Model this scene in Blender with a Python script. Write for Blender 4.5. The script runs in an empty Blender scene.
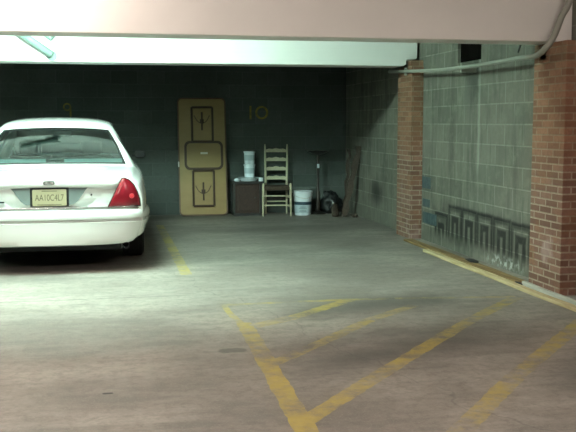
import bpy, math, random
from mathutils import Vector, Matrix
random.seed(7)
sc = bpy.context.scene
COL = sc.collection

# ------------------------------------------------------------------ camera, world, exposure
cd = bpy.data.cameras.new('camera'); cam = bpy.data.objects.new('camera', cd); COL.objects.link(cam)
sc.camera = cam
cd.sensor_fit = 'HORIZONTAL'; cd.sensor_width = 36.0
cd.lens = 898.27 / 576 * 36.0
Rv = Vector((0.980030, -0.198848, -0.000707)); Uv = Vector((0.021181, 0.100859, 0.994675)); Fv = Vector((0.197718, 0.974827, -0.103057))
M3 = Matrix((Rv, Uv, -Fv)).transposed()
cam.matrix_world = Matrix.Translation((0, 0, 1.4326)) @ M3.to_4x4()
cd.clip_start = 0.05

w = bpy.data.worlds.new('world'); sc.world = w; w.use_nodes = True
w.node_tree.nodes['Background'].inputs[0].default_value = (0.5, 0.55, 0.6, 1)
w.node_tree.nodes['Background'].inputs[1].default_value = 0.0
sc.view_settings.view_transform = 'Standard'; sc.view_settings.look = 'None'
sc.view_settings.gamma = 1; sc.view_settings.use_curve_mapping = False
sc.view_settings.exposure = 0.0

LAMPS_COOL = (0.68, 1.0, 0.86)
LAMPS_WARM = (1.0, 0.85, 0.75)
# tubes: (x, y, z, along, strength, colour)
TUBES = [(-0.65, 7.50, 3.23, 'x', 410, LAMPS_COOL),
         (-0.65, 8.05, 3.23, 'x', 430, LAMPS_COOL),
         (-4.4, 7.80, 3.23, 'x', 240, LAMPS_COOL),
         (-1.3, 6.0, 3.05, 'x', 390, LAMPS_WARM),
         (-1.6, 2.2, 3.16, 'x', 320, LAMPS_WARM),
         (2.4, 2.2, 3.16, 'x', 290, LAMPS_WARM)]

# ------------------------------------------------------------------ node helpers
class X:
    def __init__(s, nt, v): s.nt, s.v = nt, v
    def _m(s, op, *a, clamp=False):
        n = s.nt.nodes.new('ShaderNodeMath'); n.operation = op; n.use_clamp = clamp
        for i, q in enumerate((s,) + a):
            q = q.v if isinstance(q, X) else q
            if isinstance(q, (int, float)): n.inputs[i].default_value = q
            else: s.nt.links.new(q, n.inputs[i])
        return X(s.nt, n.outputs[0])
    def __add__(s, o): return s._m('ADD', o)
    def __sub__(s, o): return s._m('SUBTRACT', o)
    def __mul__(s, o): return s._m('MULTIPLY', o)
    def __rsub__(s, o): return (s * -1) + o
    __radd__ = __add__; __rmul__ = __mul__
    def abs(s): return s._m('ABSOLUTE')
    def max(s, o): return s._m('MAXIMUM', o)
    def min(s, o): return s._m('MINIMUM', o)
    def clamp(s): return s._m('ADD', 0.0, clamp=True)
    def step(s, a, b):           # smooth 0..1 from a to b
        n = s.nt.nodes.new('ShaderNodeMapRange'); n.interpolation_type = 'SMOOTHSTEP'
        s.nt.links.new(s.v, n.inputs[0]); n.inputs[1].default_value = min(a, b); n.inputs[2].default_value = max(a, b)
        if a <= b: n.inputs[3].default_value = 0; n.inputs[4].default_value = 1
        else: n.inputs[3].default_value = 1; n.inputs[4].default_value = 0
        return X(s.nt, n.outputs[0])

class Mat:
    def __init__(s, name, rough=0.6, metal=0.0, spec=0.5):
        s.m = bpy.data.materials.new(name); s.m.use_nodes = True; s.nt = s.m.node_tree
        s.b = s.nt.nodes['Principled BSDF']
        s.b.inputs['Roughness'].default_value = rough; s.b.inputs['Metallic'].default_value = metal
        s.b.inputs['Specular IOR Level'].default_value = spec
        g = s.nt.nodes.new('ShaderNodeNewGeometry'); s.pos = g.outputs['Position']
        sp = s.nt.nodes.new('ShaderNodeSeparateXYZ'); s.nt.links.new(s.pos, sp.inputs[0])
        s.x, s.y, s.z = [X(s.nt, sp.outputs[i]) for i in range(3)]
        s.oc = None
    def obj(s):
        if s.oc is None: s.oc = s.nt.nodes.new('ShaderNodeTexCoord').outputs['Object']
        return s.oc
    def vec(s, a, b, c=0.0):
        n = s.nt.nodes.new('ShaderNodeCombineXYZ')
        for i, q in enumerate((a, b, c)):
            q = q.v if isinstance(q, X) else q
            if isinstance(q, (int, float)): n.inputs[i].default_value = q
            else: s.nt.links.new(q, n.inputs[i])
        return n.outputs[0]
    def noise(s, scale, detail=3, vec=None, rough=0.55, sc3=None):
        n = s.nt.nodes.new('ShaderNodeTexNoise'); n.inputs['Scale'].default_value = scale
        n.inputs['Detail'].default_value = detail; n.inputs['Roughness'].default_value = rough
        v = vec if vec is not None else s.pos
        if sc3:
            mp = s.nt.nodes.new('ShaderNodeVectorMath'); mp.operation = 'MULTIPLY'; mp.inputs[1].default_value = sc3
            s.nt.links.new(v, mp.inputs[0]); v = mp.outputs[0]
        s.nt.links.new(v, n.inputs['Vector'])
        return X(s.nt, n.outputs[0])
    def mix(s, f, a, b, mode='MIX'):
        n = s.nt.nodes.new('ShaderNodeMix'); n.data_type = 'RGBA'; n.blend_type = mode; n.clamp_factor = True
        ins = [i for i in n.inputs if i.enabled or True]
        fi, ai, bi = n.inputs[0], n.inputs[6], n.inputs[7]
        for sock, q in ((fi, f), (ai, a), (bi, b)):
            q = q.v if isinstance(q, X) else q
            if isinstance(q, (int, float)): sock.default_value = q
            elif isinstance(q, tuple): sock.default_value = (*q, 1)
            else: s.nt.links.new(q, sock)
        return n.outputs[2]
    def color(s, c):
        if isinstance(c, tuple): s.b.inputs['Base Color'].default_value = (*c, 1)
        else: s.nt.links.new(c, s.b.inputs['Base Color'])
        return s
    def bump(s, h, strength=0.3, dist=0.01):
        n = s.nt.nodes.new('ShaderNodeBump'); n.inputs['Strength'].default_value = strength; n.inputs['Distance'].default_value = dist
        s.nt.links.new(h.v, n.inputs['Height']); s.nt.links.new(n.outputs[0], s.b.inputs['Normal']); return s
    def roughness(s, r): s.nt.links.new(r.v, s.b.inputs['Roughness']); return s
    def brick(s, vec, bw, rh, mortar, c1, c2, cm, off=0.5, bias=0.0, smooth=0.1):
        n = s.nt.nodes.new('ShaderNodeTexBrick'); n.offset = off; n.squash = 1
        s.nt.links.new(vec, n.inputs['Vector'])
        n.inputs['Scale'].default_value = 1.0
        for k, v in (('Color1', c1), ('Color2', c2), ('Mortar', cm)): n.inputs[k].default_value = (*v, 1)
        n.inputs['Mortar Size'].default_value = mortar; n.inputs['Mortar Smooth'].default_value = smooth
        n.inputs['Bias'].default_value = bias; n.inputs['Brick Width'].default_value = bw; n.inputs['Row Height'].default_value = rh
        return n.outputs[0], X(s.nt, n.outputs[1])

def simple(name, c, rough=0.6, metal=0.0, spec=0.5, vary=0.12, nscale=8):
    m = Mat(name, rough, metal, spec)
    n = m.noise(nscale, 3, m.obj())
    m.color(m.mix(n, tuple(v * (1 - vary) for v in c), tuple(min(1, v * (1 + vary)) for v in c)))
    return m.m

# ------------------------------------------------------------------ mesh helpers
class MB:
    def __init__(s): s.v, s.f, s.mi = [], [], []
    def add(s, vs, fs, mi=0):
        o = len(s.v); s.v += [tuple(v) for v in vs]; s.f += [tuple(i + o for i in f) for f in fs]; s.mi += [mi] * len(fs); return s
    def box(s, x0, x1, y0, y1, z0, z1, mi=0):
        v = [(x, y, z) for x in (x0, x1) for y in (y0, y1) for z in (z0, z1)]
        return s.add(v, [(0, 1, 3, 2), (4, 6, 7, 5), (0, 4, 5, 1), (2, 3, 7, 6), (0, 2, 6, 4), (1, 5, 7, 3)], mi)
    def obox(s, c, ax, ay, az, mi=0):
        c, ax, ay, az = map(Vector, (c, ax, ay, az))
        v = [c + ax * i + ay * j + az * k for i in (-.5, .5) for j in (-.5, .5) for k in (-.5, .5)]
        return s.add(v, [(0, 1, 3, 2), (4, 6, 7, 5), (0, 4, 5, 1), (2, 3, 7, 6), (0, 2, 6, 4), (1, 5, 7, 3)], mi)
    def tube(s, pts, r, n=10, mi=0, cap=True):
        pts = [Vector(p) for p in pts]; rs = r if isinstance(r, (list, tuple)) else [r] * len(pts)
        t0 = (pts[1] - pts[0]).normalized(); up = Vector((0, 0, 1)) if abs(t0.z) < .9 else Vector((1, 0, 0))
        a = t0.cross(up).normalized(); vs = []; fs = []
        for i, p in enumerate(pts):
            t = ((pts[min(i + 1, len(pts) - 1)] - pts[i]).normalized() + (pts[i] - pts[max(i - 1, 0)]).normalized()).normalized()
            a = (a - t * a.dot(t)).normalized(); b = t.cross(a)
            vs += [p + (a * math.cos(k * 2 * math.pi / n) + b * math.sin(k * 2 * math.pi / n)) * rs[i] for k in range(n)]
        for i in range(len(pts) - 1):
            for k in range(n):
                k2 = (k + 1) % n; fs.append((i * n + k, i * n + k2, (i + 1) * n + k2, (i + 1) * n + k))
        if cap: fs.append(tuple(range(n))[::-1]); fs.append(tuple(range((len(pts) - 1) * n, len(pts) * n)))
        return s.add(vs, fs, mi)
    def lathe(s, prof, c=(0, 0, 0), n=28, mi=0, axis='z'):
        vs = []; fs = []
        for r, z in prof:
            for k in range(n):
                a = 2 * math.pi * k / n; p = (r * math.cos(a), r * math.sin(a), z)
                if axis == 'x': p = (z, r * math.cos(a), r * math.sin(a))
                if axis == 'y': p = (r * math.sin(a), z, r * math.cos(a))
                vs.append((p[0] + c[0], p[1] + c[1], p[2] + c[2]))
        for i in range(len(prof) - 1):
            for k in range(n):
                k2 = (k + 1) % n; fs.append((i * n + k, i * n + k2, (i + 1) * n + k2, (i + 1) * n + k))
        if prof[0][0] > 1e-4: fs.append(tuple(range(n))[::-1])
        if prof[-1][0] > 1e-4: fs.append(tuple(range((len(prof) - 1) * n, len(prof) * n)))
        return s.add(vs, fs, mi)
    def prism(s, poly, a, b, axis='y', mi=0):
        # polygon given in the two other axes, extruded from a to b
        def P(u, v, w):
            return {'y': (u, w, v), 'x': (w, u, v), 'z': (u, v, w)}[axis]
        n = len(poly); fa = a if callable(a) else (lambda u, v: a); fb = b if callable(b) else (lambda u, v: b)
        vs = [P(u, v, fa(u, v)) for u, v in poly] + [P(u, v, fb(u, v)) for u, v in poly]
        fs = [tuple(range(n)), tuple(range(2 * n - 1, n - 1, -1))] + [(i, i + n, (i + 1) % n + n, (i + 1) % n) for i in range(n)]
        return s.add(vs, fs, mi)
    def ring(s, outer, inner, a, b, axis='y', mi=0):
        def P(u, v, w): return {'y': (u, w, v), 'x': (w, u, v), 'z': (u, v, w)}[axis]
        n = len(outer); vs = []
        for w_ in (a, b): vs += [P(u, v, w_) for u, v in outer] + [P(u, v, w_) for u, v in inner]
        fs = []
        for i in range(n):
            j = (i + 1) % n
            fs += [(i, j, n + j, n + i), (2 * n + i, 3 * n + i, 3 * n + j, 2 * n + j), (i, 2 * n + i, 2 * n + j, j), (n + i, n + j, 3 * n + j, 3 * n + i)]
        return s.add(vs, fs, mi)
    def build(s, name, mats, parent=None, smooth=0, bevel=0, loc=None):
        me = bpy.data.meshes.new(name); me.from_pydata(s.v, [], s.f)
        for m in (mats if isinstance(mats, (list, tuple)) else [mats]): me.materials.append(m)
        me.polygons.foreach_set('material_index', s.mi)
        import bmesh
        bm = bmesh.new(); bm.from_mesh(me); bmesh.ops.recalc_face_normals(bm, faces=bm.faces); bm.to_mesh(me); bm.free()
        if smooth:
            me.polygons.foreach_set('use_smooth', [True] * len(me.polygons)); me.set_sharp_from_angle(angle=math.radians(smooth))
        me.update()
        o = bpy.data.objects.new(name, me); COL.objects.link(o)
        if parent: o.parent = parent
        if loc: o.location = loc
        if bevel:
            b = o.modifiers.new('bevel', 'BEVEL'); b.width = bevel; b.segments = 2; b.limit_method = 'ANGLE'
        return o

def tag(o, label=None, cat=None, group=None, kind=None):
    if label: o['label'] = label
    if cat: o['category'] = cat
    if group: o['group'] = group
    if kind: o['kind'] = kind
    return o
def empty(name, loc, label, cat, rz=0, group=None):
    o = bpy.data.objects.new(name, None); COL.objects.link(o); o.location = loc; o.rotation_euler = (0, 0, rz)
    o.empty_display_size = .1
    return tag(o, label, cat, group)
def struct(o): o['kind'] = 'structure'; return o
def text_mesh(txt, size, mi=0, to=None, loc=(0, 0, 0), w=None, extr=0.001):
    """flat lettering facing -Y, centred on loc, collected into MB"""
    cu = bpy.data.curves.new('t', 'FONT'); cu.body = txt; cu.size = size; cu.extrude = extr; cu.align_x = 'CENTER'; cu.align_y = 'CENTER'
    ob = bpy.data.objects.new('t', cu); COL.objects.link(ob)
    dg = bpy.context.evaluated_depsgraph_get(); me = ob.evaluated_get(dg).to_mesh()
    xs = [v.co.x for v in me.vertices]; sx = (w / (max(xs) - min(xs))) if w else 1
    to.add([(loc[0] + v.co.x * sx, loc[1] - v.co.z, loc[2] + v.co.y) for v in me.vertices], [tuple(p.vertices) for p in me.polygons], mi)
    ob.evaluated_get(dg).to_mesh_clear(); bpy.data.objects.remove(ob)
def rrect(cx, cz, hw, hh, r, n=6):
    pts = []
    for sx, sz, a0 in ((1, -1, -90), (1, 1, 0), (-1, 1, 90), (-1, -1, 180)):
        for k in range(n + 1):
            a = math.radians(a0 + 90 * k / n)
            pts.append((cx + sx * (hw - r) + r * math.cos(a), cz + sz * (hh - r) + r * math.sin(a)))
    return pts

def smooth_path(pts, n=6):
    P = [Vector(p) for p in pts]; out = []
    for i in range(len(P) - 1):
        p0, p1, p2, p3 = P[max(i - 1, 0)], P[i], P[i + 1], P[min(i + 2, len(P) - 1)]
        for k in range(n):
            t = k / n; out.append(.5 * ((2 * p1) + (p2 - p0) * t + (2 * p0 - 5 * p1 + 4 * p2 - p3) * t * t + (3 * p1 - p0 - 3 * p2 + p3) * t ** 3))
    out.append(P[-1]); return out
# ------------------------------------------------------------------ structure materials
XW = 3.82; YB = 14.12; PF = 3.67; ZC = 3.36
def seg_dist(m, ax, ay, bx, by):
    """distance on the ground from the point to segment a-b"""
    dx, dy = bx - ax, by - ay; L2 = dx * dx + dy * dy
    t = (((m.x - ax) * dx + (m.y - ay) * dy) * (1 / L2)).clamp()
    ex = m.x - ax - t * dx; ey = m.y - ay - t * dy
    return (ex * ex + ey * ey)._m('SQRT')

def concrete(m):
    """shared floor surface so that worn paint shows the same slab"""
    n1 = m.noise(0.9, 4, sc3=(0.8, 1.0, 1)); n2 = m.noise(6, 5); n3 = m.noise(45, 3, rough=.7); n4 = m.noise(2.2, 4, sc3=(0.55, 1.7, 1))
    c = m.mix(n1.step(.36, .66), (.185, .166, .146), (.335, .305, .268))
    c = m.mix(n4.step(.50, .70) * .55, c, (.12, .118, .11))
    c = m.mix(n2.step(.45, .75) * .25, c, (.36, .35, .32))
    c = m.mix(n3.step(.35, .75) * .35, c, (.13, .122, .112))
    n5 = m.noise(5, 5, sc3=(.35, 2.2, 1), rough=.65); c = m.mix(n5.step(.45, .72) * .32, c, (.10, .095, .088))
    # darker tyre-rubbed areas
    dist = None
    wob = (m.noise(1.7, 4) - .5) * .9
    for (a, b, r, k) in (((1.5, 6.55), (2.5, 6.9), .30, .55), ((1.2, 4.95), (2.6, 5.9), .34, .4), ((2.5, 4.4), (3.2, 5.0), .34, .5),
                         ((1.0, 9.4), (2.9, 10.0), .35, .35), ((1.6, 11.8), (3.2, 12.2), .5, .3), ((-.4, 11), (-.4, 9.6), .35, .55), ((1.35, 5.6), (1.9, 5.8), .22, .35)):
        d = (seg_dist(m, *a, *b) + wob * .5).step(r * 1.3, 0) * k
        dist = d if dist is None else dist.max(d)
    n6 = m.noise(13, 5, rough=.75); c = m.mix(n6.step(.42, .66) * .5, c, (.12, .11, .10)); n7 = m.noise(90, 2, rough=.8); c = m.mix(n7.step(.5, .75) * .4, c, (.40, .37, .33))
    sp0 = seg_dist(m, -.03, 4.76, .0, 4.76).step(.018, .010) * .9; c = m.mix(sp0, c, (.02, .02, .02))
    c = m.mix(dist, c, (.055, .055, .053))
    # oil stain by the stripe
    o = (seg_dist(m, .73, 5.53, .80, 5.53) + (m.noise(14, 2) - .5) * .06).step(.07, .04) * .6
    c = m.mix(o, c, (.05, .055, .05))
    # slab joint
    j = ((m.y - 7.42 + (m.noise(3, 2) - .5) * .03).abs().step(.018, .004)) * (m.x.step(1.2, .4)) * .55
    c = m.mix(j, c, (.05, .05, .05))
    cr = ((m.y * .28 + m.x - 3.0 + (m.noise(1.5, 3) - .5) * .6).abs()).step(.010, .002) * .3
    c = m.mix(cr, c, (.06, .06, .06))
    return c, n2, n3
m = Mat('floor_concrete', .55, spec=.35)
c, n2, n3 = concrete(m); m.color(c); m.roughness(n2 * .3 + .42); m.bump(n3 * .5 + n2, .25, .006)
M_FLOOR = m.m
m = Mat('worn_yellow_paint', .6, spec=.3)
c, n2, n3 = concrete(m)
wear = (m.noise(9, 5, rough=.7) * .65 + m.noise(1.6, 2) * .55)
m.color(m.mix(wear.step(.74, .44) * .93, c, m.mix(m.noise(20, 3), (.32, .25, .055), (.46, .37, .11))))
m.bump(n3, .2, .004); M_LINE = m.m
m = Mat('faded_yellow_paint', .6, spec=.3)
c, n2, n3 = concrete(m)
wear = (m.noise(7, 5, rough=.7) * .65 + m.noise(1.3, 2) * .55)
m.color(m.mix(wear.step(.72, .40) * .55, c, (.50, .38, .10))); m.bump(n3, .2, .004); M_LINE2 = m.m

m = Mat('grey_green_block_wall', .85, spec=.25)
col, fac = m.brick(m.vec(m.y - 10.034 + .2032 * 0, m.z - (-.004)), .4064, .2032, .010, (.105, .104, .084), (.165, .155, .128), (.245, .24, .205), smooth=.7)
big = m.noise(.9, 4); fine = m.noise(28, 5, rough=.75); st = m.noise(2.5, 4, sc3=(1, 1.6, .25)); wsh = m.noise(1.3, 3)
col = m.mix(big.step(.42, .62) * .45, col, (.20, .195, .168))
col = m.mix(st.step(.50, .68) * .6, col, (.06, .063, .048))
md = m.noise(6, 5, rough=.7); col = m.mix(md.step(.45, .7) * .5, col, (.22, .215, .175)); md2 = m.noise(9, 4, sc3=(1, 1.5, .3)); col = m.mix(md2.step(.5, .72) * .5, col, (.065, .07, .052))
col = m.mix(fine.step(.35, .75) * .4, col, (.11, .125, .10))
# pale drips of mortar near the vertical joint and efflorescence low down
dr = ((m.y - 8.83 + (m.noise(5, 3) - .5) * .09).abs()).step(.05, .005) * (m.z.step(.75, 1.05)) * .45
col = m.mix(dr, col, (.36, .38, .33))
ef = ((m.y - 8.15).abs().step(.55, .1)) * ((m.z - .07).abs().step(.09, .01)) * (m.noise(16, 4)).step(.45, .62)
col = m.mix(ef * .8, col, (.55, .57, .55))
# sprayed dark door-like outlines along the foot of the wall
soot = None
jy = (m.noise(7, 2) - .5) * .02; yy = m.y + jy
for (y1, y0, top) in ((10.02, 9.68, .36), (9.60, 9.26, .475), (9.21, 8.86, .475), (8.80, 8.46, .47), (8.39, 8.05, .465), (7.98, 7.62, .455)):
    cy, hw = (y0 + y1) / 2, (y1 - y0) / 2
    q = ((yy - cy).abs() - hw).max(m.z + jy - top)
    o1 = q.abs().step(.060, .012) * (q._m('GREATER_THAN', 0.0) * .25 + .75)
    q2 = ((yy - cy).abs() - hw + .075).max(m.z + jy - top + .095)
    o2 = (q2 * 1.0 + .03).abs().step(.065, .02) * .95
    g = (q2 + .03).step(.0, -.05) * .25
    one = o1.max(o2).max(g) * m.z.step(.04, .20)
    soot = one if soot is None else soot.max(one)
halo = ((m.y - 8.85).abs().step(1.5, 1.1)) * (m.z.step(.60, .42)) * m.z.step(.02, .12) * m.noise(4, 4).step(.35, .65) * .45
soot = (soot * (m.noise(9, 4).step(.22, .5) * .25 + .75) * .98).max(halo)
sm = ((m.y - 12.4) * (m.y - 12.4) + (m.z - .43) * (m.z - .43) * 2.5)._m('SQRT').step(.42, .05) * .8
col = m.mix(soot.max(sm), col, (.010, .011, .010))
# sooty patch running below the opening
s2 = ((m.y - 9.05 + (m.noise(4, 3) - .5) * .25).abs().step(.28, .05)) * m.z.step(1.3, 1.9) * .6
col = m.mix(s2, col, (.04, .045, .038))
m.color(col); m.bump((1 - fac) * .8 + fine * .5, .5, .008); M_BLOCK = m.m

m = Mat('dark_teal_paint', .7); m.color(m.mix(m.noise(20, 4).step(.4, .6), (.025, .05, .06), (.045, .075, .08))); M_TEAL = m.m

m = Mat('back_block_wall', .85, spec=.2)
col, fac = m.brick(m.vec(m.x + .1, m.z - (-.004)), .4064, .2032, .008, (.066, .080, .074), (.088, .102, .094), (.10, .115, .108), smooth=.6)
f2 = m.noise(24, 4, rough=.7); col = m.mix(m.noise(1.1, 3).step(.4, .65) * .5, col, (.05, .06, .055)); col = m.mix(f2.step(.4, .7) * .3, col, (.045, .052, .047))
m.color(col); m.bump((1 - fac) * .8 + f2 * .4, .5, .008); M_BACK = m.m

m = Mat('red_brick', .8, spec=.25)
col, fac = m.brick(m.vec(m.x + m.y + .05, m.z), .205, .0605, .0075, (.185, .088, .052), (.30, .155, .095), (.26, .185, .125), smooth=.4, bias=-.1)
lowm = m.z.step(1.35, .8) * m.noise(3.5, 3).step(.30, .55)
colL, facL = m.brick(m.vec(m.x + m.y + .05, m.z), .205, .0605, .0085, (.15, .080, .058), (.26, .145, .11), (.36, .29, .225), smooth=.4, bias=-.1)
col = m.mix(lowm, col, colL)
f2 = m.noise(35, 4, rough=.7); col = m.mix(f2.step(.4, .7) * .35, col, (.12, .055, .035))
pk = m.noise(2.6, 4).step(.55, .68) * m.z.step(.85, .4) * .6
col = m.mix(pk, col, (.42, .30, .28))
col = m.mix(m.z.step(1.5, 2.1) * m.noise(4, 3).step(.4, .7) * .5, col, (.16, .12, .075))
m.color(col); m.bump((1 - fac) * 1.0 + f2 * .3, .7, .010); M_BRICK = m.m

m = Mat('white_painted_concrete', .6, spec=.3)
m.color(m.mix(m.noise(2.2, 4), (.70, .69, .66), (.80, .79, .76))); m.bump(m.noise(18, 4), .1, .004); M_BEAM = m.m
m = Mat('ceiling_paint', .8, spec=.2); m.color(m.mix(m.noise(2, 4), (.17, .17, .16), (.22, .22, .21))); M_CEIL = m.m
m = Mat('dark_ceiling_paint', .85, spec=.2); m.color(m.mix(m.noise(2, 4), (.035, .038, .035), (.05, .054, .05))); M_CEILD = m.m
m = Mat('plain_wall', .85); m.color(m.mix(m.noise(2, 4), (.14, .14, .13), (.18, .18, .17))); M_PLAIN = m.m

# ------------------------------------------------------------------ structure
def wall_with_hole(): 
    # right wall with a square vent opening between beams
    b = MB(); y0, y1, z0, z1 = 8.80, 9.43, 2.085, 2.32; Y0, Y1 = -5.0, YB + .2
    def q(a, c, d, e): b.box(XW, XW + .2, a, c, d, e)
    q(Y0, y0, 0, ZC); q(y1, Y1, 0, ZC); q(y0, y1, 0, z0); q(y0, y1, z1, ZC)
    return b.build('wall_right', M_BLOCK)
WR = struct(wall_with_hole())
tag(MB().box(XW + .03, XW + .19, 8.805, 9.425, 2.09, 2.315).build('vent_shade_fill', simple('black_void', (.004, .0035, .003), 1.0, spec=0.0), WR), 'black fill painting the dark inside of the open vent hole')  # black fill paints the darkness inside the open hole
for (a, b_, c_, d) in ((10.50, 10.215, .64, .78), (10.47, 10.23, .415, .51), (10.45, 10.0, .215, .35)):
    tag(MB().box(XW - .003, XW + .001, b_, a, c_, d).build('paint_patch', M_TEAL, WR), 'dark teal paint patch on one block')
FL = struct(MB().box(-7, XW + .2, -5, YB + .2, -.15, 0).build('floor', M_FLOOR))
WB = struct(MB().box(-7, XW + .0, YB, YB + .2, 0, ZC).build('wall_back', M_BACK))
struct(MB().box(-7.2, -7, -5, YB + .2, 0, ZC).build('wall_left', M_PLAIN))
struct(MB().box(-7, XW, -5.2, -5, 0, ZC).build('wall_front', M_PLAIN))
struct(MB().box(-7.2, XW + .2, -5.2, 11.04, ZC, ZC + .15).build('ceiling', M_CEIL))
struct(MB().box(-7.2, XW + .2, 11.04, YB + .2, ZC, ZC + .15).build('ceiling', M_CEILD))

# painted bay numbers on the back wall
m = Mat('stencil_yellow', .7); m.color(m.mix(m.noise(15, 3).step(.35, .7), (.24, .19, .03), (.12, .11, .03))); M_NUM = m.m
b = MB()
out = []
for k in range(20): a = 2 * math.pi * k / 20; out.append((-.555 + .062 * math.cos(a), 1.675 + .062 * math.sin(a)))
inn = [(-.555 + (x + .555) * .6, 1.675 + (z - 1.675) * .6) for x, z in out]
b.ring(out, inn, YB - .003, YB + .001)
b.prism([(-.518, 1.675), (-.493, 1.69), (-.493, 1.53), (-.520, 1.53)], YB - .003, YB + .001)
tag(b.build('painted_number', M_NUM, WB), 'faded yellow stencilled number 9')
b = MB().box(2.245, 2.275, YB - .003, YB + .001, 1.49, 1.70)
out = [(2.44 + .105 * math.cos(2 * math.pi * k / 24), 1.595 + .105 * math.sin(2 * math.pi * k / 24)) for k in range(24)]
inn = [(2.44 + (x - 2.44) * .68, 1.595 + (z - 1.595) * .72) for x, z in out]
b.ring(out, inn, YB - .003, YB + .001)
tag(b.build('painted_number', M_NUM, WB), 'faded yellow stencilled number 10')

# beams
A = empty('ceiling_beam', (0, 6.95, 2.10), 'near white-painted concrete ceiling beam across the top of the picture', 'beam')
A['kind'] = 'structure'
MB().box(-6.99, XW - .005, 0, .34, 0, ZC - 2.105).build('beam_body', M_BEAM, A, bevel=.008)
B = empty('ceiling_beam', (0, 10.64, 2.125), 'far white-painted concrete beam in front of the dark back bay', 'beam')
B['kind'] = 'structure'
MB().prism([(-6.99, 0), (3.60, 0), (3.64, .02), (3.64, .075), (3.765, .085), (3.78, .11), (3.80, 1.21), (-6.99, 1.21)], 0, .40).build('beam_body', M_BEAM, B, bevel=.006)
# slanting strut added in place of a shadow on the far beam, coloured darker
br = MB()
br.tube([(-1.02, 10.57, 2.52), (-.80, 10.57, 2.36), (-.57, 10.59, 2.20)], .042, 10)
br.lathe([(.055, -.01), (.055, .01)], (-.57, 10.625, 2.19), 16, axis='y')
tag(br.build('shadow_strut', simple('pale_green_paint', (.20, .29, .26), .5), None, smooth=40), 'short slanting strut added in place of a shadow on the far beam', 'pipe')
br = MB().tube([(-.64, 10.62, 2.42), (-.58, 10.61, 2.375), (-.54, 10.62, 2.42)], .02, 8)  # v-shaped piece added for the small shadow mark beside the strut
tag(br.build('shadow_vee', simple('shadow_green_b', (.20, .29, .26), .5), None, smooth=40), 'small v-shaped piece added for the shadow mark beside the slanting strut', 'bracket')

# piers
for (y0, y1, lab, z1) in ((6.76, 7.32, 'near red brick pier at the right edge', 2.098), (10.51, 11.04, 'far red brick pier beneath the end of the far beam', 2.124)):
    o = MB().box(PF, XW - .001, y0, y1, 0, z1).build('brick_pier', M_BRICK, None, bevel=.004)
    tag(o, lab, 'pier', kind='structure')
tag(MB().box(3.66, XW - .001, 10.53, 10.635, 2.125, 2.19).build('trim_1', M_BRICK), kind='structure')

# painted floor lines as children of the floor
NST = 0
def stripe(pts, wd, mat, lab):
    b = MB(); P = []; L, R = [], []
    ctl = smooth_path([(x, y, 0) for x, y in pts], 12) if len(pts) > 2 else [Vector((*pts[0], 0)).lerp(Vector((*pts[1], 0)), k / 20) for k in range(21)]
    for q0, q1 in zip(ctl[:-1], ctl[1:]):
        n_ = max(1, int((q1 - q0).length / .035)); P += [q0.lerp(q1, k / n_) for k in range(n_)]
    P.append(ctl[-1]); base_w = wd
    for i, p in enumerate(P):
        wd = base_w * (1 + random.uniform(-.10, .10))
        t = (P[min(i + 1, len(P) - 1)] - P[max(i - 1, 0)]).normalized(); n = Vector((-t.y, t.x, 0)) * wd / 2
        L.append((p.x + n.x, p.y + n.y)); R.append((p.x - n.x, p.y - n.y))
    global NST
    NST += 1
    z = .0004 + .00008 * NST; k = len(L)
    b.add([(x, y, z) for x, y in L] + [(x, y, z) for x, y in R], [(i, i + 1, k + i + 1, k + i) for i in range(k - 1)])
    tag(b.build('painted_line', mat, FL), lab)
stripe([(.727, 12.7), (.73, 8.45)], .105, M_LINE, 'yellow bay line beside the white car')
stripe([(.89, 7.0), (.90, 6.6), (.945, 6.15)], .055, M_LINE, 'narrow curved top end of the long yellow line')
stripe([(.95, 6.3), (.94, 5.77), (.905, 4.47), (.88, 3.3)], .115, M_LINE, 'long yellow line running toward the camera')
stripe([(.88, 6.96), (1.9, 6.965), (2.3, 6.94)], .075, M_LINE, 'thin yellow cross line')
stripe([(2.3, 6.94), (3.3, 6.81)], .07, M_LINE2, 'faded end of the yellow cross line')
stripe([(1.93, 6.96), (1.61, 6.66), (1.335, 6.40)], .115, M_LINE, 'first short diagonal yellow hatch line')
stripe([(1.335, 6.40), (1.0, 6.17)], .13, M_LINE2, 'faded end of the first hatch line')
stripe([(.965, 5.18), (1.414, 5.675), (1.864, 6.2)], .10, M_LINE, 'second diagonal yellow hatch line')
stripe([(1.864, 6.2), (2.35, 6.63)], .10, M_LINE2, 'faded end of the second hatch line')
stripe([(.91, 4.10), (1.51, 4.81), (2.113, 5.51)], .11, M_LINE, 'third diagonal yellow hatch line')
stripe([(2.113, 5.51), (2.675, 6.14), (3.3, 6.78)], .11, M_LINE, 'upper half of the third hatch line')
stripe([(1.1, 3.27), (1.60, 3.83), (2.229, 4.59), (2.92, 5.36), (3.5, 6.0)], .115, M_LINE, 'fourth diagonal yellow hatch line')

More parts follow.
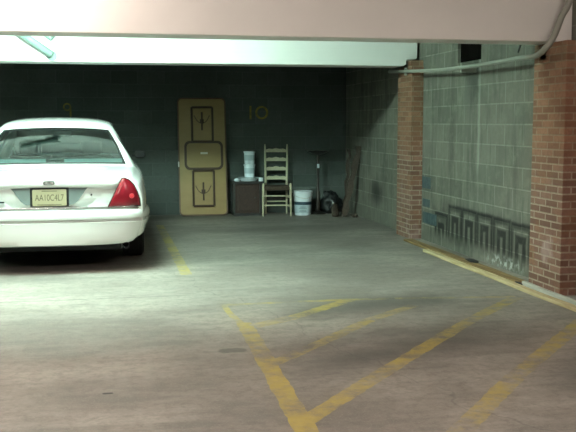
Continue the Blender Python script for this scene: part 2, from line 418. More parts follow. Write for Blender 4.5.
# ------------------------------------------------------------------ lamps
def em(name, col, s):
    mm = bpy.data.materials.new(name); mm.use_nodes = True; b = mm.node_tree.nodes['Principled BSDF']
    b.inputs['Base Color'].default_value = (.9, .9, .9, 1); b.inputs['Emission Color'].default_value = (*col, 1); b.inputs['Emission Strength'].default_value = s
    return mm
M_HOUS = simple('white_enamel', (.75, .75, .73), .35)
LNAMES = ['just behind the near beam', 'over the rear of the white car', 'far left between the beams', 'just in front of the near beam', 'left of the camera', 'right of the camera']
for i, (x, y, z, al, s, c) in enumerate(TUBES):
    f = empty('fluorescent_fixture', (x, y, z + .07), 'white fluorescent strip light fixture ' + LNAMES[i], 'light fixture', group='fluorescent strip lights on the ceiling', rz=math.radians(90) if al == 'y' else 0)
    MB().box(-.63, .63, -.22, .22, 0, ZC - z - .10).build('housing', M_HOUS, f, bevel=.005)
    for sy in ((-.18, 0, .18) if c is LAMPS_COOL else (-.045, .045)):
        MB().lathe([(.016, -.6), (.016, .6)], (0, sy, -.035), 12, axis='x').build('tube', em('tube_glow', c, s), f, smooth=40)
    for sx in (-.615, .615):
        MB().box(sx - .012, sx + .012, -.21, .21, -.06, 0).build('lamp_holder', M_HOUS, f)

# ------------------------------------------------------------------ conduit on the right
M_COND = simple('grey_green_conduit_paint', (.26, .265, .225), .45, nscale=5)
cn = empty('electrical_conduit', (3.64, 7.2, 2.02), 'grey-green electrical conduit running along the right wall under the beams', 'conduit')
pth = smooth_path([(3.62, 11.25, 2.09), (3.63, 10.95, 2.075), (3.635, 10.3, 2.045), (3.635, 9.5, 2.012), (3.635, 8.6, 2.0), (3.63, 8.0, 2.0), (3.60, 7.45, 2.0), (3.53, 7.05, 1.985), (3.50, 6.88, 2.0), (3.51, 6.80, 2.04), (3.55, 6.76, 2.12), (3.60, 6.74, 2.27), (3.67, 6.70, 2.50), (3.74, 6.70, 3.34)], 6)
pth = [p - Vector((3.64, 7.2, 2.02)) for p in pth]
MB().tube(pth, [.020 + .007 * min(1, max(0, (i / len(pth) - .4) / .3)) for i in range(len(pth))], 12).build('pipe', M_COND, cn, smooth=40)
for (y, z) in ((10.7, 2.065), (8.9, 2.005)):
    MB().box(0.0, .17, y - 7.2 - .015, y - 7.2 + .015, z - 2.02 - .05, z - 2.02 + .045).build('bracket', M_COND, cn)
MB().box(.03, .17, 7.10 - 7.2, 7.22 - 7.2, -.06, .07).build('junction_box', M_COND, cn, bevel=.005)
wr = smooth_path([(XW - .01, 7.62, 2.35), (3.70, 7.60, 2.2), (3.66, 7.62, 2.06)], 5)
tag(MB().tube(wr, .008, 6).build('hanging_wire', simple('black_wire', (.02, .02, .02), .6), smooth=40), 'thin black wire hanging above the conduit at the right', 'wire')

# ------------------------------------------------------------------ timber along the right wall
def plank(name, x0, y0, x1, y1, wd, th, mat, label, cat, z=0.002, n=14, warp=.004):
    b = MB(); vs = []; fs = []; a = Vector((x0, y0, 0)); c = Vector((x1, y1, 0)); t = (c - a).normalized(); nn = Vector((-t.y, t.x, 0))
    for i in range(n + 1):
        p = a.lerp(c, i / n) + nn * (math.sin(i * 1.3 + x0 * 9) * warp); dz = z + warp * .3 * (1 + math.sin(i * .9 + y0))
        for (u, v) in ((-.5, 0), (.5, 0), (.5, 1), (-.5, 1)):
            q = p + nn * u * wd; vs.append((q.x, q.y, dz + v * th))
    for i in range(n):
        for k in range(4): fs.append((i * 4 + k, i * 4 + (k + 1) % 4, i * 4 + 4 + (k + 1) % 4, i * 4 + 4 + k))
    fs += [(3, 2, 1, 0), tuple(n * 4 + k for k in range(4))]
    b.add(vs, fs); return tag(b.build(name, mat, bevel=.004), label, cat)
def wood(name, c1, c2, rough=.7):
    m = Mat(name, rough, spec=.3); g = m.noise(6, 5, sc3=(9, .6, 9)); k = m.noise(2.5, 3)
    c = m.mix(g.step(.3, .7), c1, c2); m.color(m.mix(k.step(.6, .8) * .5, c, tuple(v * .5 for v in c1))); m.bump(g, .3, .004); return m.m
M_WY = wood('yellowed_pine', (.40, .31, .16), (.58, .48, .29)); M_WB = wood('brown_plank', (.16, .10, .045), (.30, .20, .09)); M_WG = wood('weathered_batten', (.36, .35, .30), (.50, .49, .43))
plank('timber_board', 3.475, 9.42, 3.50, 5.3, .066, .030, M_WY, 'long yellow pine board lying on the floor along the right wall', 'timber board')
plank('wooden_plank', 3.59, 10.36, 3.615, 7.35, .115, .024, M_WB, 'dirty brown plank between the yellow board and the block wall', 'plank')
plank('timber_batten', 3.60, 7.28, 3.60, 5.4, .035, .038, M_WG, 'thin pale batten behind the yellow board at the near brick pier', 'batten')
M_BLK = simple('black_scrap', (.012, .012, .011), .8)
def rag(name, c, r, mat, label, cat, seed=0, sub=3, amp=.25, flat=1):
    import bmesh
    from mathutils import noise
    bm = bmesh.new(); bmesh.ops.create_icosphere(bm, subdivisions=sub, radius=1)
    for v in bm.verts:
        n = noise.noise(v.co * 1.6 + Vector((seed, 0, 0))) + .5 * noise.noise(v.co * 4 + Vector((seed, 3, 0)))
        k = 1 + amp * n; v.co = Vector((v.co.x * r[0] * k, v.co.y * r[1] * k, max(v.co.z * k * r[2], -r[2] * .8)))
    me = bpy.data.meshes.new(name); bm.to_mesh(me); bm.free(); me.materials.append(mat)
    for p in me.polygons: p.use_smooth = True
    o = bpy.data.objects.new(name, me); COL.objects.link(o); o.location = (c[0], c[1], c[2] + r[2] * .8)
    return tag(o, label, cat) if label else o
rag('black_scrap', (3.635, 8.5, .028), (.05, .13, .010), M_BLK, 'crumpled black scrap lying on the brown plank', 'scrap', 3)
rag('rubber_scrap', (3.565, 7.30, .002), (.018, .07, .016), M_BLK, 'small black rubber scrap at the foot of the near brick pier', 'scrap', 5)

# ------------------------------------------------------------------ folding table leaning on the back wall
M_TAN = None
m = Mat('tan_hardboard', .38, spec=.5); g = m.noise(5, 4, sc3=(1, 1, 3)); m.color(m.mix(g, (.22, .15, .055), (.285, .20, .075))); M_TAN = m.m
M_RIM = simple('brown_rim', (.10, .055, .03), .45); M_LEGM = simple('dark_brown_metal', (.045, .022, .010), .5, .1); M_SIL = simple('worn_steel', (.55, .55, .52), .35, .9)
T = empty('folding_table', (1.475, 13.83, .004), 'tan folding table standing on end and leaning against the back wall', 'table')
tilt = math.radians(-7.2); T.rotation_euler = (tilt, 0, 0)
top = rrect(0, .915, .375, .915, .07); topi = rrect(0, .915, .355, .895, .055)
MB().prism(topi, -.006, .018).build('tabletop', M_TAN, T)
MB().ring(top, topi, -.014, .022).build('table_rim', M_RIM, T, bevel=.003)
def bar(b, x0, x1, z0, z1, y0=-.03, y1=-.008): b.box(x0, x1, y0, y1, z0, z1)
for nm, z0, z1 in (('lower', .15, .70), ('upper', 1.15, 1.68)):
    b = MB(); xa, xb = -.155, .165
    q = [(xa, z0), (xb, z0), (xb, z1), (xa, z1)]
    for (p1, p2) in ((q[0], q[1]), (q[1], q[2]), (q[2], q[3]), (q[3], q[0])):
        b.tube([(p1[0], -.022, p1[1]), (p2[0], -.022, p2[1])], .017, 8)
    fr = b.build('leg', M_LEGM, T, smooth=40)
    b = MB(); zc = (z0 + z1) / 2 + (-.05 if nm == 'lower' else .05)
    b.tube([(0, -.03, zc - .14), (0, -.03, zc + .14)], .013, 8)
    for s in (-1, 1): b.tube(smooth_path([(s * .12, -.028, zc + .09), (s * .07, -.028, zc + .0), (0, -.03, zc - .04)], 4), .006, 6)
    b.box(-.03, .03, -.035, -.008, zc - .03, zc + .03)
    b.build('folding_brace', M_LEGM, fr, smooth=40)
o_, i_ = rrect(.02, .935, .300, .225, .085), rrect(.02, .935, .264, .189, .06)
MB().ring(o_, i_, -.022, -.006).build('centre_band', M_LEGM, T)
MB().prism(i_, -.010, -.004).build('centre_panel', M_TAN, T)
tag(MB().box(-.03, .08, -.014, -.008, .955, .985).build('label_or_sheen', simple('pale_sheen', (.62, .60, .50), .4), T), 'small pale patch painting a spot of sheen')  # pale patch paints a spot of sheen on the centre panel
MB().box(-.380, -.362, -.018, .0, .76, .84).build('edge_catch', M_SIL, T)

# ------------------------------------------------------------------ small dark cabinet with buckets
M_DW = wood('dark_stained_wood', (.030, .018, .015), (.048, .028, .022), .6); M_BT = simple('black_worktop', (.02, .022, .022), .4)
cb = empty('side_cabinet', (2.14, 13.86, 0), 'small dark wooden cabinet between the tan folding table and the ladder-back chair', 'cabinet')
MB().box(-.19, .19, -.15, .17, .04, .50).build('body', M_DW, cb, bevel=.004)
MB().box(-.235, .235, -.20, .19, .50, .535).build('cabinet_top', M_BT, cb, bevel=.006)
d = MB().box(-.15, .15, -.166, -.151, .09, .46).build('door', M_DW, cb, bevel=.004)
MB().lathe([(.0, -.188), (.012, -.186), (.012, -.176), (.006, -.166)], (.12, 0, .28), 12, axis='y').build('knob', M_BT, d, smooth=40)
MB().box(-.21, .21, -.17, .18, 0, .04).build('plinth', M_BT, cb)
for sx in (-.205, .205): MB().box(sx - .015, sx + .015, -.18, -.15, .04, .50).build('corner_post', M_BT, cb)
M_PLW = simple('white_plastic', (.74, .82, .88), .4); M_PLG = simple('pale_label_paper', (.46, .56, .62), .6)
def tub(loc, r, h, label, name='plastic_tub'):
    t = empty(name, loc, label, 'tub', group='plastic tubs stacked on the cabinet')
    MB().lathe([(r * .90, 0), (r, h * .92), (r, h)], n=28).build('body', M_PLW, t, smooth=40)
    MB().lathe([(r * 1.06, h * .90), (r * 1.08, h * .98), (r * 1.02, h), (r * .9, h * 1.0), (0, h * .985)], n=28).build('lid', M_PLW, t, smooth=40)
    MB().lathe([(r * .945, h * .30), (r * .995, h * .72)], n=28).build('label_or_sheen', M_PLG, t, smooth=40)
    return t
tub((2.195, 13.84, .592), .085, .200, 'lower of the two pale plastic tubs stacked on the dark cabinet')
tub((2.195, 13.84, .794), .085, .200, 'upper of the two pale plastic tubs stacked on the dark cabinet')
tr = MB().lathe([(.12, 0), (.155, .045), (.165, .055), (.15, .055), (.115, .050), (0, .050)], n=28)
tag(tr.build('paint_tray', M_PLW, smooth=40, loc=(2.18, 13.84, .535)), 'shallow white tray under the stacked tubs on the dark cabinet', 'tray')
rag('white_rag', (1.975, 13.70, .535), (.045, .035, .03), M_PLW, 'small crumpled white cloth on the left of the dark cabinet top', 'cloth', 11)
tag(MB().lathe([(.035, 0), (.037, .055), (.03, .057), (0, .05)], n=20).build('white_cup', M_PLW, smooth=40, loc=(2.348, 13.695, .535)), 'small white cup on the right front corner of the dark cabinet', 'cup')

# ------------------------------------------------------------------ ladder-back chair
M_CH = wood('cream_chair_wood', (.48, .45, .31), (.58, .55, .40), .5); M_SEAT = wood('dark_woven_rush', (.03, .02, .014), (.06, .042, .028), .8)
ch = empty('ladder_back_chair', (2.605, 13.74, 0), 'cream ladder-back chair with dark rush seat beside the cabinet', 'chair', math.radians(-9))
for s in (-1, 1):
    MB().tube([(s * .215, -.19, 0), (s * .212, -.19, .25), (s * .21, -.19, .485), (s * .21, -.19, .51)], [.013, .018, .018, .009], 10).build('leg', M_CH, ch, smooth=50)
    MB().tube([(s * .165, .19, 0), (s * .165, .175, .44), (s * .172, .20, .80), (s * .175, .235, 1.07), (s * .175, .237, 1.10)], [.013, .018, .018, .014, .007], 10).build('back_post', M_CH, ch, smooth=50)
b = MB(); b.prism([(-.215, -.20), (.215, -.20), (.172, .19), (-.172, .19)], .40, .462, 'z'); b.build('seat', M_SEAT, ch, bevel=.01)
for z, y in ((.555, .183), (.70, .191), (.845, .205), (.985, .220)):
    n = 12; vs = []; fs = []
    for i in range(n + 1):
        u = -1 + 2 * i / n; x = u * .168; bow = .03 * (1 - u * u); top = z + .028 + .020 * max(0, math.cos(u * math.pi * .5)) ** .8 + .006 * math.cos(u * 9); bot = z - .012
        for yy, zz in ((y + bow, bot), (y + bow, top), (y + bow + .010, top), (y + bow + .010, bot)): vs.append((x, yy, zz))
    for i in range(n):
        for k in range(4): fs.append((i * 4 + k, i * 4 + (k + 1) % 4, i * 4 + 4 + (k + 1) % 4, i * 4 + 4 + k))
    fs += [(3, 2, 1, 0), tuple(n * 4 + k for k in range(4))]
    MB().add(vs, fs).build('ladder_slat', M_CH, ch, smooth=40)
for z in (.17, .315): MB().tube([(-.212, -.19, z), (.212, -.19, z)], .011, 8).build('rung', M_CH, ch, smooth=40)
for s in (-1, 1):
    for z in (.14, .28): MB().tube([(s * .212, -.19, z), (s * .165, .18, z)], .010, 8).build('rung', M_CH, ch, smooth=40)
MB().tube([(-.165, .18, .20), (.165, .18, .20)], .010, 8).build('rung', M_CH, ch, smooth=40)

# ------------------------------------------------------------------ five gallon bucket
bk = empty('plastic_bucket', (3.01, 13.68, 0), 'large white plastic bucket with a dark banded label standing on the floor', 'bucket')
MB().lathe([(.122, 0), (.128, .01), (.143, .30), (.148, .30), (.150, .345), (.150, .36)], n=32).build('body', M_PLW, bk, smooth=40)
MB().lathe([(.155, .345), (.158, .372), (.150, .378), (.14, .37), (0, .368)], n=32).build('lid', M_PLW, bk, smooth=40)
MB().lathe([(.1375, .165), (.1395, .215)], n=32).build('label_band', simple('dark_blue_print', (.02, .05, .075), .5), bk, smooth=40)
lb = MB().lathe([(.1308, .035), (.1372, .163)], n=32).build('label_or_sheen', M_PLG, bk, smooth=40)
bb = MB()
for k, (z, wdt) in enumerate(((.135, .09), (.115, .12), (.085, .10), (.062, .11))): bb.tube([(-.025 - wdt / 2 + i * wdt / 6, -math.sqrt((.1345 + (z - .1) * .05) ** 2 - (-.025 - wdt / 2 + i * wdt / 6) ** 2) - .0005, z) for i in range(7)], .0035, 5)
bb.build('label_print', simple('label_ink', (.10, .15, .18), .5), lb)
MB().tube(smooth_path([(-.152, 0, .32), (-.10, -.125, .29), (0, -.165, .27), (.10, -.125, .29), (.152, 0, .32)], 5), .003, 6).build('handle', M_SIL, bk, smooth=40)

# ------------------------------------------------------------------ dark uplighter lamp
M_LMP = simple('dark_bronze', (.035, .033, .030), .35, .6)
lp = empty('floor_lamp', (3.28, 13.80, 0), 'dark uplighter floor lamp with a wide shallow bowl near the corner', 'floor lamp')
MB().lathe([(.13, 0), (.13, .02), (.06, .035), (.03, .06)], n=28).build('base', M_LMP, lp, smooth=40)
MB().lathe([(.032, .05), (.036, .34), (.024, .37), (.020, .60), (.022, .93), (.03, .95)], n=16).build('pole', simple('brown_pole', (.022, .016, .012), .5), lp, smooth=40)
MB().lathe([(.03, .93), (.10, .95), (.165, .985), (.175, 1.0), (.168, 1.0), (.10, .965), (0, .95)], n=32).build('lamp_bowl', M_LMP, lp, smooth=40)
tag(MB().box(-.018, .018, -.0275, -.021, .725, .79).build('paper_tag', M_PLW, lp), 'small white tag')

# ------------------------------------------------------------------ bag and leaning timber in the corner
M_BAG = simple('black_plastic', (.010, .012, .013), .5, spec=.3)
rag('rubbish_bag', (3.50, 13.86, 0), (.16, .15, .19), M_BAG, 'lumpy black plastic bag behind the floor lamp', 'bag', 8, 4, .35)
def slab(name, p0, p1, wv, tv, mat, label, cat, n=10, wob=.012):
    b = MB(); vs = []; fs = []; p0, p1, wv, tv = map(Vector, (p0, p1, wv, tv))
    for i in range(n + 1):
        p = p0.lerp(p1, i / n); k = 1 + .25 * math.sin(i * 1.9); p = p + wv.normalized() * wob * math.sin(i * 2.3)
        for u, v in ((-.5, -.5), (.5, -.5), (.5, .5), (-.5, .5)): vs.append(p + wv * u * k + tv * v)
    for i in range(n):
        for k in range(4): fs.append((i * 4 + k, i * 4 + (k + 1) % 4, i * 4 + 4 + (k + 1) % 4, i * 4 + 4 + k))
    fs += [(3, 2, 1, 0), tuple(n * 4 + k for k in range(4))]
    return tag(b.add(vs, fs).build(name, mat), label, cat)
M_OLD = wood('old_grey_wood', (.035, .026, .019), (.07, .052, .04), .8)
slab('leaning_board', (3.55, 13.22, .012), (3.795, 13.25, 1.08), (.085, -.01, 0), (0, .03, 0), M_OLD, 'rough grey-brown board leaning up against the right wall near the corner', 'board')
slab('leaning_stick', (3.62, 13.45, .012), (3.77, 13.72, 1.02), (.045, 0, 0), (0, .03, 0), M_OLD, 'narrow dark stick leaning in the corner behind the rough board', 'stick', wob=.02)
rag('wood_offcut', (3.43, 13.30, 0), (.055, .06, .11), M_OLD, 'short lumpy wood offcut at the foot of the leaning board', 'wood offcut', 21, 3, .4)
rag('debris_lump', (3.70, 13.14, 0), (.05, .04, .03), M_OLD, 'small debris lump on the floor right of the leaning board', 'debris', 31, 3, .5)

# ------------------------------------------------------------------ the white car
m = Mat('white_car_paint', .22, spec=.5); m.color(m.mix(m.noise(3, 2), (.68, .685, .665), (.72, .725, .705))); m.b.inputs['Coat Weight'].default_value = .6; M_CAR = m.m
m = bpy.data.materials.new('tinted_glass'); m.use_nodes = True; nt = m.node_tree; nt.nodes.clear()
o = nt.nodes.new('ShaderNodeOutputMaterial'); mx = nt.nodes.new('ShaderNodeMixShader'); tp = nt.nodes.new('ShaderNodeBsdfTransparent'); gl = nt.nodes.new('ShaderNodeBsdfGlossy'); fr = nt.nodes.new('ShaderNodeFresnel')
tp.inputs[0].default_value = (.24, .36, .36, 1); gl.inputs[0].default_value = (.9, 1, .97, 1); gl.inputs[1].default_value = .04; fr.inputs[0].default_value = 1.6
nt.links.new(fr.outputs[0], mx.inputs[0]); nt.links.new(tp.outputs[0], mx.inputs[1]); nt.links.new(gl.outputs[0], mx.inputs[2]); nt.links.new(mx.outputs[0], o.inputs[0]); M_GLS = m
M_RED = simple('red_lens', (.15, .004, .010), .2, spec=.5, vary=.05); M_CHR = simple('dull_chrome', (.45, .46, .44), .25, .8); M_RUB = simple('tyre_rubber', (.012, .012, .012), .8, spec=.15)
M_BLKT = simple('black_trim', (.010, .010, .010), .5, spec=.2); M_INT = simple('grey_interior', (.010, .013, .013), .9, spec=.08); M_SHELF = simple('pale_parcel_shelf', (.60, .68, .66), .7)
M_LENS = simple('clear_lens', (.15, .175, .17), .2); M_PLATE = simple('plate_tan', (.30, .26, .165), .45)
CX, CY = -.524, 8.60
car = empty('car', (CX, CY, 0), 'white four-door sedan parked tail-out in the left bay', 'car')

def mono(ys, xs, n):
    """monotone cubic through (i, value), n steps per interval"""
    L = len(ys); out = []; d = [ys[i + 1] - ys[i] for i in range(L - 1)]; t = [0] * L
    h = [xs[i + 1] - xs[i] for i in range(L - 1)]; s = [d[i] / h[i] for i in range(L - 1)]
    t[0], t[-1] = s[0], s[-1]
    for i in range(1, L - 1): t[i] = 0 if s[i - 1] * s[i] <= 0 else 2 * s[i - 1] * s[i] / (s[i - 1] + s[i])
    for i in range(L - 1):
        for k in range(n):
            u = k / n; out.append(ys[i] * (2 * u ** 3 - 3 * u * u + 1) + h[i] * t[i] * (u ** 3 - 2 * u * u + u) + ys[i + 1] * (3 * u * u - 2 * u ** 3) + h[i] * t[i + 1] * (u ** 3 - u * u))
    out.append(ys[-1]); return out
def sec(w, zb, belt, rail, inner, mid, cz):
    return [(0, zb), (w * .80, zb), (w - .03, zb + .05), (w, .52), (w - .005, .72), (w - .045, belt - .05), (w - .10, belt), rail, inner, mid, (0, cz)]
ST = [(.125, sec(.865, .36, .885, (.735, .905), (.68, .915), (.40, .93), .935)),
      (.19, sec(.885, .32, .905, (.76, .93), (.70, .94), (.42, .955), .96)),
      (.45, sec(.915, .30, .93, (.785, .955), (.72, .965), (.43, .973), .977)),
      (1.00, sec(.94, .28, .955, (.80, .975), (.735, .985), (.45, .988), .990)),
      (1.06, sec(.942, .28, .957, (.792, .995), (.725, 1.005), (.44, 1.012), 1.015)),
      (1.36, sec(.95, .28, .96, (.715, 1.175), (.65, 1.185), (.39, 1.20), 1.205)),
      (1.66, sec(.95, .28, .96, (.625, 1.33), (.560, 1.345), (.34, 1.365), 1.372)),
      (1.86, sec(.95, .28, .965, (.61, 1.395), (.54, 1.43), (.33, 1.457), 1.465)),
      (2.35, sec(.95, .28, .97, (.635, 1.41), (.55, 1.455), (.34, 1.49), 1.50)),
      (2.90, sec(.95, .28, .97, (.63, 1.40), (.55, 1.445), (.34, 1.48), 1.49)),
      (3.20, sec(.95, .28, .97, (.61, 1.36), (.54, 1.385), (.33, 1.41), 1.42)),
      (3.85, sec(.945, .28, .96, (.77, .99), (.71, 1.0), (.43, 1.02), 1.03)),
      (4.05, sec(.94, .28, .93, (.77, .95), (.71, .96), (.43, .98), .985)),
      (4.75, sec(.92, .28, .86, (.73, .88), (.66, .895), (.40, .91), .915)),
      (5.15, sec(.86, .32, .76, (.68, .78), (.60, .79), (.38, .80), .805)),
      (5.25, sec(.80, .38, .66, (.64, .68), (.56, .69), (.35, .70), .705))]
NU, NV = 3, 3
ysr = [s[0] for s in ST]
uy = mono(ysr, list(range(len(ST))), NU)
cols = []
for j in range(11):
    cx = mono([s[1][j][0] for s in ST], ysr, NU); cz = mono([s[1][j][1] for s in ST], ysr, NU)
    cols.append(list(zip(cx, cz)))
# positions along y must be linear inside each interval to match the hermite parameter
uy = []
for i in range(len(ysr) - 1): uy += [ysr[i] + (ysr[i + 1] - ysr[i]) * k / NU for k in range(NU)]
uy.append(ysr[-1])
rows = []
for i, y in enumerate(uy):
    px = [cols[j][i][0] for j in range(11)]; pz = [cols[j][i][1] for j in range(11)]
    fx = mono(px, list(range(11)), NV); fz = mono(pz, list(range(11)), NV)
    half = [(x, y, z) for x, z in zip(fx, fz)]
    rows.append(half + [(-x, y, z) for x, y, z in half[::-1][1:]])
nv = len(rows[0])
grp = {'body': MB(), 'rear_window': MB(), 'windscreen': MB(), 'side_l': MB(), 'side_r': MB()}
flat = [p for r in rows for p in r]
HALF = 10 * NV
for i in range(len(rows) - 1):
    si = i // NU
    for k in range(nv - 1):
        kk = k if k < HALF else nv - 2 - k
        j = kk // NV
        g = 'body'
        if 4 <= si <= 5 and j >= 8: g = 'rear_window'
        elif si == 10 and j >= 8: g = 'windscreen'
        elif 6 <= si <= 9 and j == 6 and (i % NU or True):
            if not (si == 6): g = 'side_r' if k < HALF else 'side_l'
        # wheel arches
        ymid = (rows[i][0][1] + rows[i + 1][0][1]) / 2
        grp[g].add([flat[i * nv + k], flat[i * nv + k + 1], flat[(i + 1) * nv + k + 1], flat[(i + 1) * nv + k]], [(0, 1, 2, 3)])
def weld(o, d=.0004):
    import bmesh
    bm = bmesh.new(); bm.from_mesh(o.data); bmesh.ops.remove_doubles(bm, verts=bm.verts, dist=d); bmesh.ops.recalc_face_normals(bm, faces=bm.faces); bm.to_mesh(o.data); bm.free()
    o.data.polygons.foreach_set('use_smooth', [True] * len(o.data.polygons)); o.data.set_sharp_from_angle(angle=math.radians(38))
b = grp['body']; b.add(rows[0], [tuple(range(nv))]); b.add(rows[-1], [tuple(range(nv))])
body = b.build('body', [M_CAR, M_BLKT], car); weld(body)
def solidify(o, t):
    s = o.modifiers.new('thick', 'SOLIDIFY'); s.thickness = t; s.offset = -1
solidify(body, .012)
# wheel arch cut-outs
def cutter(y):
    c_ = MB().lathe([(.365, -1.3), (.365, 1.3)], (0, y, .335), 32, axis='x').build('arch_cutter', M_BLKT, car); return c_
cuts = [cutter(1.24), cutter(4.15)]
for c_ in cuts:
    # only the outer 0.25 m on each side: cutter is two short drums
    me = c_.data
for yc in (1.24, 4.15): pass
for c_ in cuts: bpy.data.objects.remove(c_)
for yc in (1.24, 4.15):
    b2 = MB()
    for s in (-1, 1): b2.lathe([(.365, min(s * .68, s * 1.05)), (.365, max(s * .68, s * 1.05))], (0, yc, .345), 32, axis='x')
    ct = b2.build('arch_cutter', M_BLKT); ct.location = (CX, CY, 0)
    bo = body.modifiers.new('arch', 'BOOLEAN'); bo.object = ct; bo.operation = 'DIFFERENCE'; bo.solver = 'EXACT'
    ct['tmp'] = 1
bpy.context.view_layer.update()
dg = bpy.context.evaluated_depsgraph_get(); newme = bpy.data.meshes.new_from_object(body.evaluated_get(dg)); body.modifiers.clear(); body.data = newme
for o in [o for o in bpy.data.objects if o.get('tmp')]: bpy.data.objects.remove(o)
rw = grp['rear_window'].build('rear_window', M_GLS, car); weld(rw)
ws = grp['windscreen'].build('windscreen', M_GLS, car); weld(ws)
for k in ('side_l', 'side_r'): o = grp[k].build('side_window', M_GLS, car); weld(o)
# black seal around the rear window
def surf_pt(y, x):
    """top surface height at y for a given x"""
    for i in range(len(rows) - 1):
        if rows[i][0][1] <= y <= rows[i + 1][0][1] + 1e-9:
            t = (y - rows[i][0][1]) / (rows[i + 1][0][1] - rows[i][0][1]); h = [Vector(a).lerp(Vector(b_), t) for a, b_ in zip(rows[i][18:HALF + 1], rows[i + 1][18:HALF + 1])]
            for a, b_ in zip(h[:-1], h[1:]):
                if b_.x <= x <= a.x: u = (a.x - x) / max(a.x - b_.x, 1e-6); return a.z + (b_.z - a.z) * u
    return 1.0
sp = [(1.06, x) for x in (-.725, -.5, -.25, 0, .25, .5, .725)] + [(1.21, .688), (1.36, .65), (1.51, .605), (1.66, .56)] + [(1.66, x) for x in (.4, .2, 0, -.2, -.4, -.555)] + [(1.51, -.605), (1.36, -.65), (1.21, -.688), (1.06, -.725)]
sl = MB(); sl.tube([(x, y, surf_pt(y, abs(x)) + .003) for y, x in sp], .010, 6); sl.build('window_seal', M_BLKT, car, smooth=50)

# trunk lid: lip over a recessed panel
prof = [(.118, .64, .545), (.112, .745, .60), (.108, .825, .635), (.080, .835, .64), (.070, .850, .646), (.070, .878, .662), (.086, .915, .685), (.125, .945, .70), (.20, .963, .71), (.45, .983, .725), (.98, .998, .74)]
vs = []; fs = []; NX = 20
for (y, z, hw) in prof:
    for k in range(NX + 1):
        u = -1 + 2 * k / NX; vs.append((u * hw, y + .018 * u ** 4 + (.012 * u * u if y < .15 else 0), z - .016 * u ** 4 - (.012 * u * u if y > .1 else 0)))
for i in range(len(prof) - 1):
    for k in range(NX): fs.append((i * (NX + 1) + k, i * (NX + 1) + k + 1, (i + 1) * (NX + 1) + k + 1, (i + 1) * (NX + 1) + k))
tl = MB().add(vs, fs).build('trunk_lid', M_CAR, car, smooth=35); sm_ = tl.modifiers.new('thick', 'SOLIDIFY'); sm_.thickness = .01; sm_.offset = 1 if False else -1
# plate recess lenses and plate
for s in (-1, 1):
    MB().prism([(s * .175, .665), (s * .22, .668), (s * .262, .70), (s * .33, .80), (s * .352, .825), (s * .175, .825)], .098, .117).build('reversing_lens', M_LENS, tl, bevel=.003)
MB().box(-.176, .176, .088, .117, .650, .828).build('plate_frame', M_BLKT, tl, bevel=.004)
pl = MB(); pl.prism(rrect(0, .735, .155, .078, .012, 3), .082, .090); plo = pl.build('licence_plate', M_PLATE, tl)
tx = MB(); text_mesh('AA10C4L7', .085, 0, tx, (0, .0815, .733), w=.262, extr=.0008)
M_INK = simple('plate_brown', (.07, .055, .03), .5)
tag(tx.build('plate_lettering', M_INK, plo), 'brown plate lettering')
MB().box(-.11, .11, .0805, .083, .667, .673).build('plate_footer', M_INK, plo); MB().box(-.07, .07, .0805, .083, .795, .801).build('plate_header', M_INK, plo)
e1, e2 = rrect(0, .876, .052, .019, .0185, 6), rrect(0, .876, .040, .010, .0095, 6)
MB().ring(e1, e2, .060, .072).build('oval_emblem', M_CHR, tl); MB().box(-.016, .016, .063, .072, .872, .880).build('emblem_bar', M_CHR, tl)
MB().lathe([(.009, .098), (.009, .112)], (.385, .0, .755), 12, axis='y').build('keyhole', M_BLKT, tl)
MB().box(-.52, -.41, .100, .116, .690, .702).build('script_badge', M_BLKT, tl)
# tail lights
LP = [(.545, .645), (.605, .77), (.662, .885), (.676, .905), (.700, .906), (.745, .884), (.785, .842), (.815, .78), (.835, .715), (.842, .645)]
for s in (-1, 1):
    yf = lambda u, v: .068 + .42 * max(0, abs(u) - .60) ** 1.6 + .10 * max(0, v - .70)
    # subdivided front so the lens is softly curved
    vs = []; fs = []; n = len(LP); cx_, cz_ = .72, .76
    for t in (1.0, .93, .7, .4, .0001):
        for (u, v) in LP: x = cx_ + (u - cx_) * t; z = cz_ + (v - cz_) * t; vs.append((s * x, yf(x, z) - .012 * (1 - t * t) + (.008 if t == 1.0 else 0), z))
    for i in range(4):
        for k in range(n): fs.append((i * n + k, i * n + (k + 1) % n, (i + 1) * n + (k + 1) % n, (i + 1) * n + k))
    vs2 = len(vs); vs += [(s * u, .135, v) for u, v in LP]
    for k in range(n): fs.append((k, vs2 + k, vs2 + (k + 1) % n, (k + 1) % n))
    tlh = MB().add(vs, fs).build('tail_light', M_RED, car, smooth=50)
    b = MB().prism([(s * (.72 + (u - .72) * 1.07), .755 + (v - .755) * 1.07) for u, v in LP], lambda u, v: yf(abs(u), v) + .010, .14)
    b.build('light_gasket', M_BLKT, tlh)
    MB().lathe([(0, -.006), (.020, -.003), (.024, .004), (.022, .012)], (s * .762, .060, .742), 16, axis='y').build('reflector', simple('bright_red_reflector', (.50, .03, .04), .3), tlh, smooth=50)
# grey strip under trunk and lights
vs = []; fs = []
for i in range(25):
    x = -.835 + 1.67 * i / 24; y = .075 + .055 * (abs(x) / .835) ** 4
    for yy, zz in ((y, .608), (y - .004, .624), (y, .641), (y + .06, .641), (y + .06, .608)): vs.append((x, yy, zz))
for i in range(24):
    for k in range(5): fs.append((i * 5 + k, i * 5 + (k + 1) % 5, i * 5 + 5 + (k + 1) % 5, i * 5 + 5 + k))
MB().add(vs, fs).build('tail_strip', M_CHR, car, smooth=40)
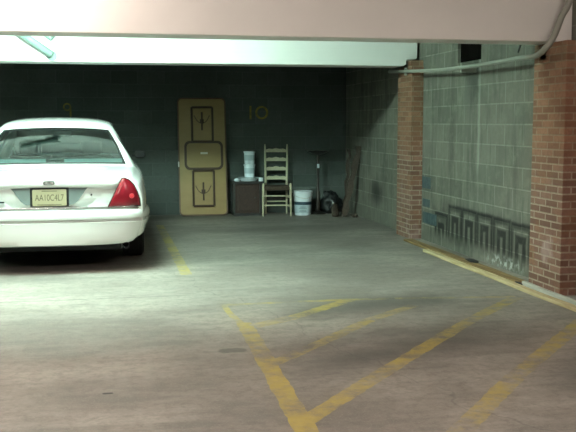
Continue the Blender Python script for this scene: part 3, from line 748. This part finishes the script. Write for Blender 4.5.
# bumper
def bumper(sign, y0, name):
    plan = [(-.945, .80), (-.94, .50), (-.91, .30), (-.885, .20), (-.85, .115), (-.79, .065), (-.70, .035), (-.45, .010), (-.2, .0), (0, -.003)]
    plan = plan + [(-x, y) for x, y in plan[::-1][1:]]
    pp = smooth_path([(x, y, 0) for x, y in plan], 3)
    prof = [(.14, .285), (.05, .278), (.022, .29), (.008, .34), (.0, .42), (-.004, .49), (-.006, .500), (.016, .506), (.018, .524), (-.006, .530), (-.010, .545), (-.006, .580), (.006, .600), (.03, .612), (.13, .614)]
    vs = []; fs = []; m_ = len(prof)
    for i, p in enumerate(pp):
        t = (pp[min(i + 1, len(pp) - 1)] - pp[max(i - 1, 0)]).normalized(); nn = Vector((-t.y, t.x, 0))
        side = min(1, max(0, (p.y - .1) / .5))
        for (d_, z) in prof:
            tuck = .10 * max(0, (.50 - z) / .22) ** 1.3 * (abs(p.x) / .94) ** 3
            q = p + nn * (d_ + tuck); vs.append((q.x, y0 + sign * q.y, z + (.03 * (abs(p.x) / .94) ** 6 if z < .3 else 0)))
    for i in range(len(pp) - 1):
        for k in range(m_ - 1): fs.append((i * m_ + k, i * m_ + k + 1, (i + 1) * m_ + k + 1, (i + 1) * m_ + k))
    return MB().add(vs, fs).build(name, M_CAR, car, smooth=50)
rb = bumper(1, 0, 'rear_bumper'); fb = bumper(-1, 5.37, 'front_bumper')
# exhaust, underbody
ex = MB().lathe([(0, .22), (.028, .22), (.028, .10), (.034, .10), (.034, .60)], (.70, 0, .262), 16, axis='y').build('exhaust_pipe', M_BLKT, car, smooth=40)
MB().box(-.66, .66, .28, 5.0, .20, .34).build('underbody', M_BLKT, car, bevel=.02)
MB().lathe([(.0, -.64), (.045, -.64), (.045, .64), (.0, .64)], (0, 1.24, .30), 12, axis='x').build('rear_axle', M_BLKT, car, smooth=40)
# wheels
for s in (-1, 1):
    for yc in (1.24, 4.15):
        t = MB().lathe([(.20, -.10), (.30, -.108), (.332, -.085), (.336, -.05), (.330, -.045), (.336, -.04), (.336, .04), (.330, .045), (.336, .05), (.332, .085), (.30, .108), (.20, .10), (.20, -.10)], n=40, axis='x').build('wheel', M_RUB, car, smooth=30, loc=(s * .80, yc, .336))
        MB().lathe([(0, s * .06), (.05, s * .07), (.07, s * .045), (.16, s * .05), (.20, s * .085), (.205, s * .09)], n=32, axis='x').build('wheel_cover', M_CHR, t, smooth=40)
# mirrors
for s in (-1, 1):
    mm = MB(); mm.prism(rrect(s * .965, 1.03, .065, .048, .03, 4), 3.18, 3.30); mo = mm.build('door_mirror', M_BLKT, car, bevel=.015)
    MB().prism(rrect(s * .965, 1.03, .053, .036, .02, 4), 3.174, 3.181).build('mirror_glass', M_RUB, mo)
    MB().box(min(s * .86, s * .95), max(s * .86, s * .95), 3.22, 3.27, 1.0, 1.03).build('mirror_arm', M_BLKT, mo)
# interior
MB().prism([(1.07, .955), (1.07, .985), (1.46, 1.04), (1.62, 1.04), (1.62, .955)], -.70, .70, 'x').build('parcel_shelf', M_SHELF, car)
cm = MB().box(-.095, .095, 1.17, 1.24, 1.005, 1.055).build('high_brake_light', M_BLKT, car, bevel=.006)
MB().box(-.62, .62, 1.625, 1.80, .45, 1.05).build('rear_seat', M_INT, car, bevel=.03)
for s in (-1, 1):
    st_ = MB().box(s * .36 - .25, s * .36 + .25, 2.55, 2.72, .40, 1.05).build('front_seat', M_INT, car, bevel=.03)
    MB().box(s * .36 - .13, s * .36 + .13, 2.57, 2.67, 1.06, 1.22).build('headrest', M_INT, st_, bevel=.03)
MB().box(-.11, .11, 3.02, 3.05, 1.27, 1.33).build('inside_mirror', M_LENS, car, bevel=.01)
MB().box(-.70, .70, 3.30, 3.75, .70, .93).build('dashboard', M_INT, car, bevel=.03)
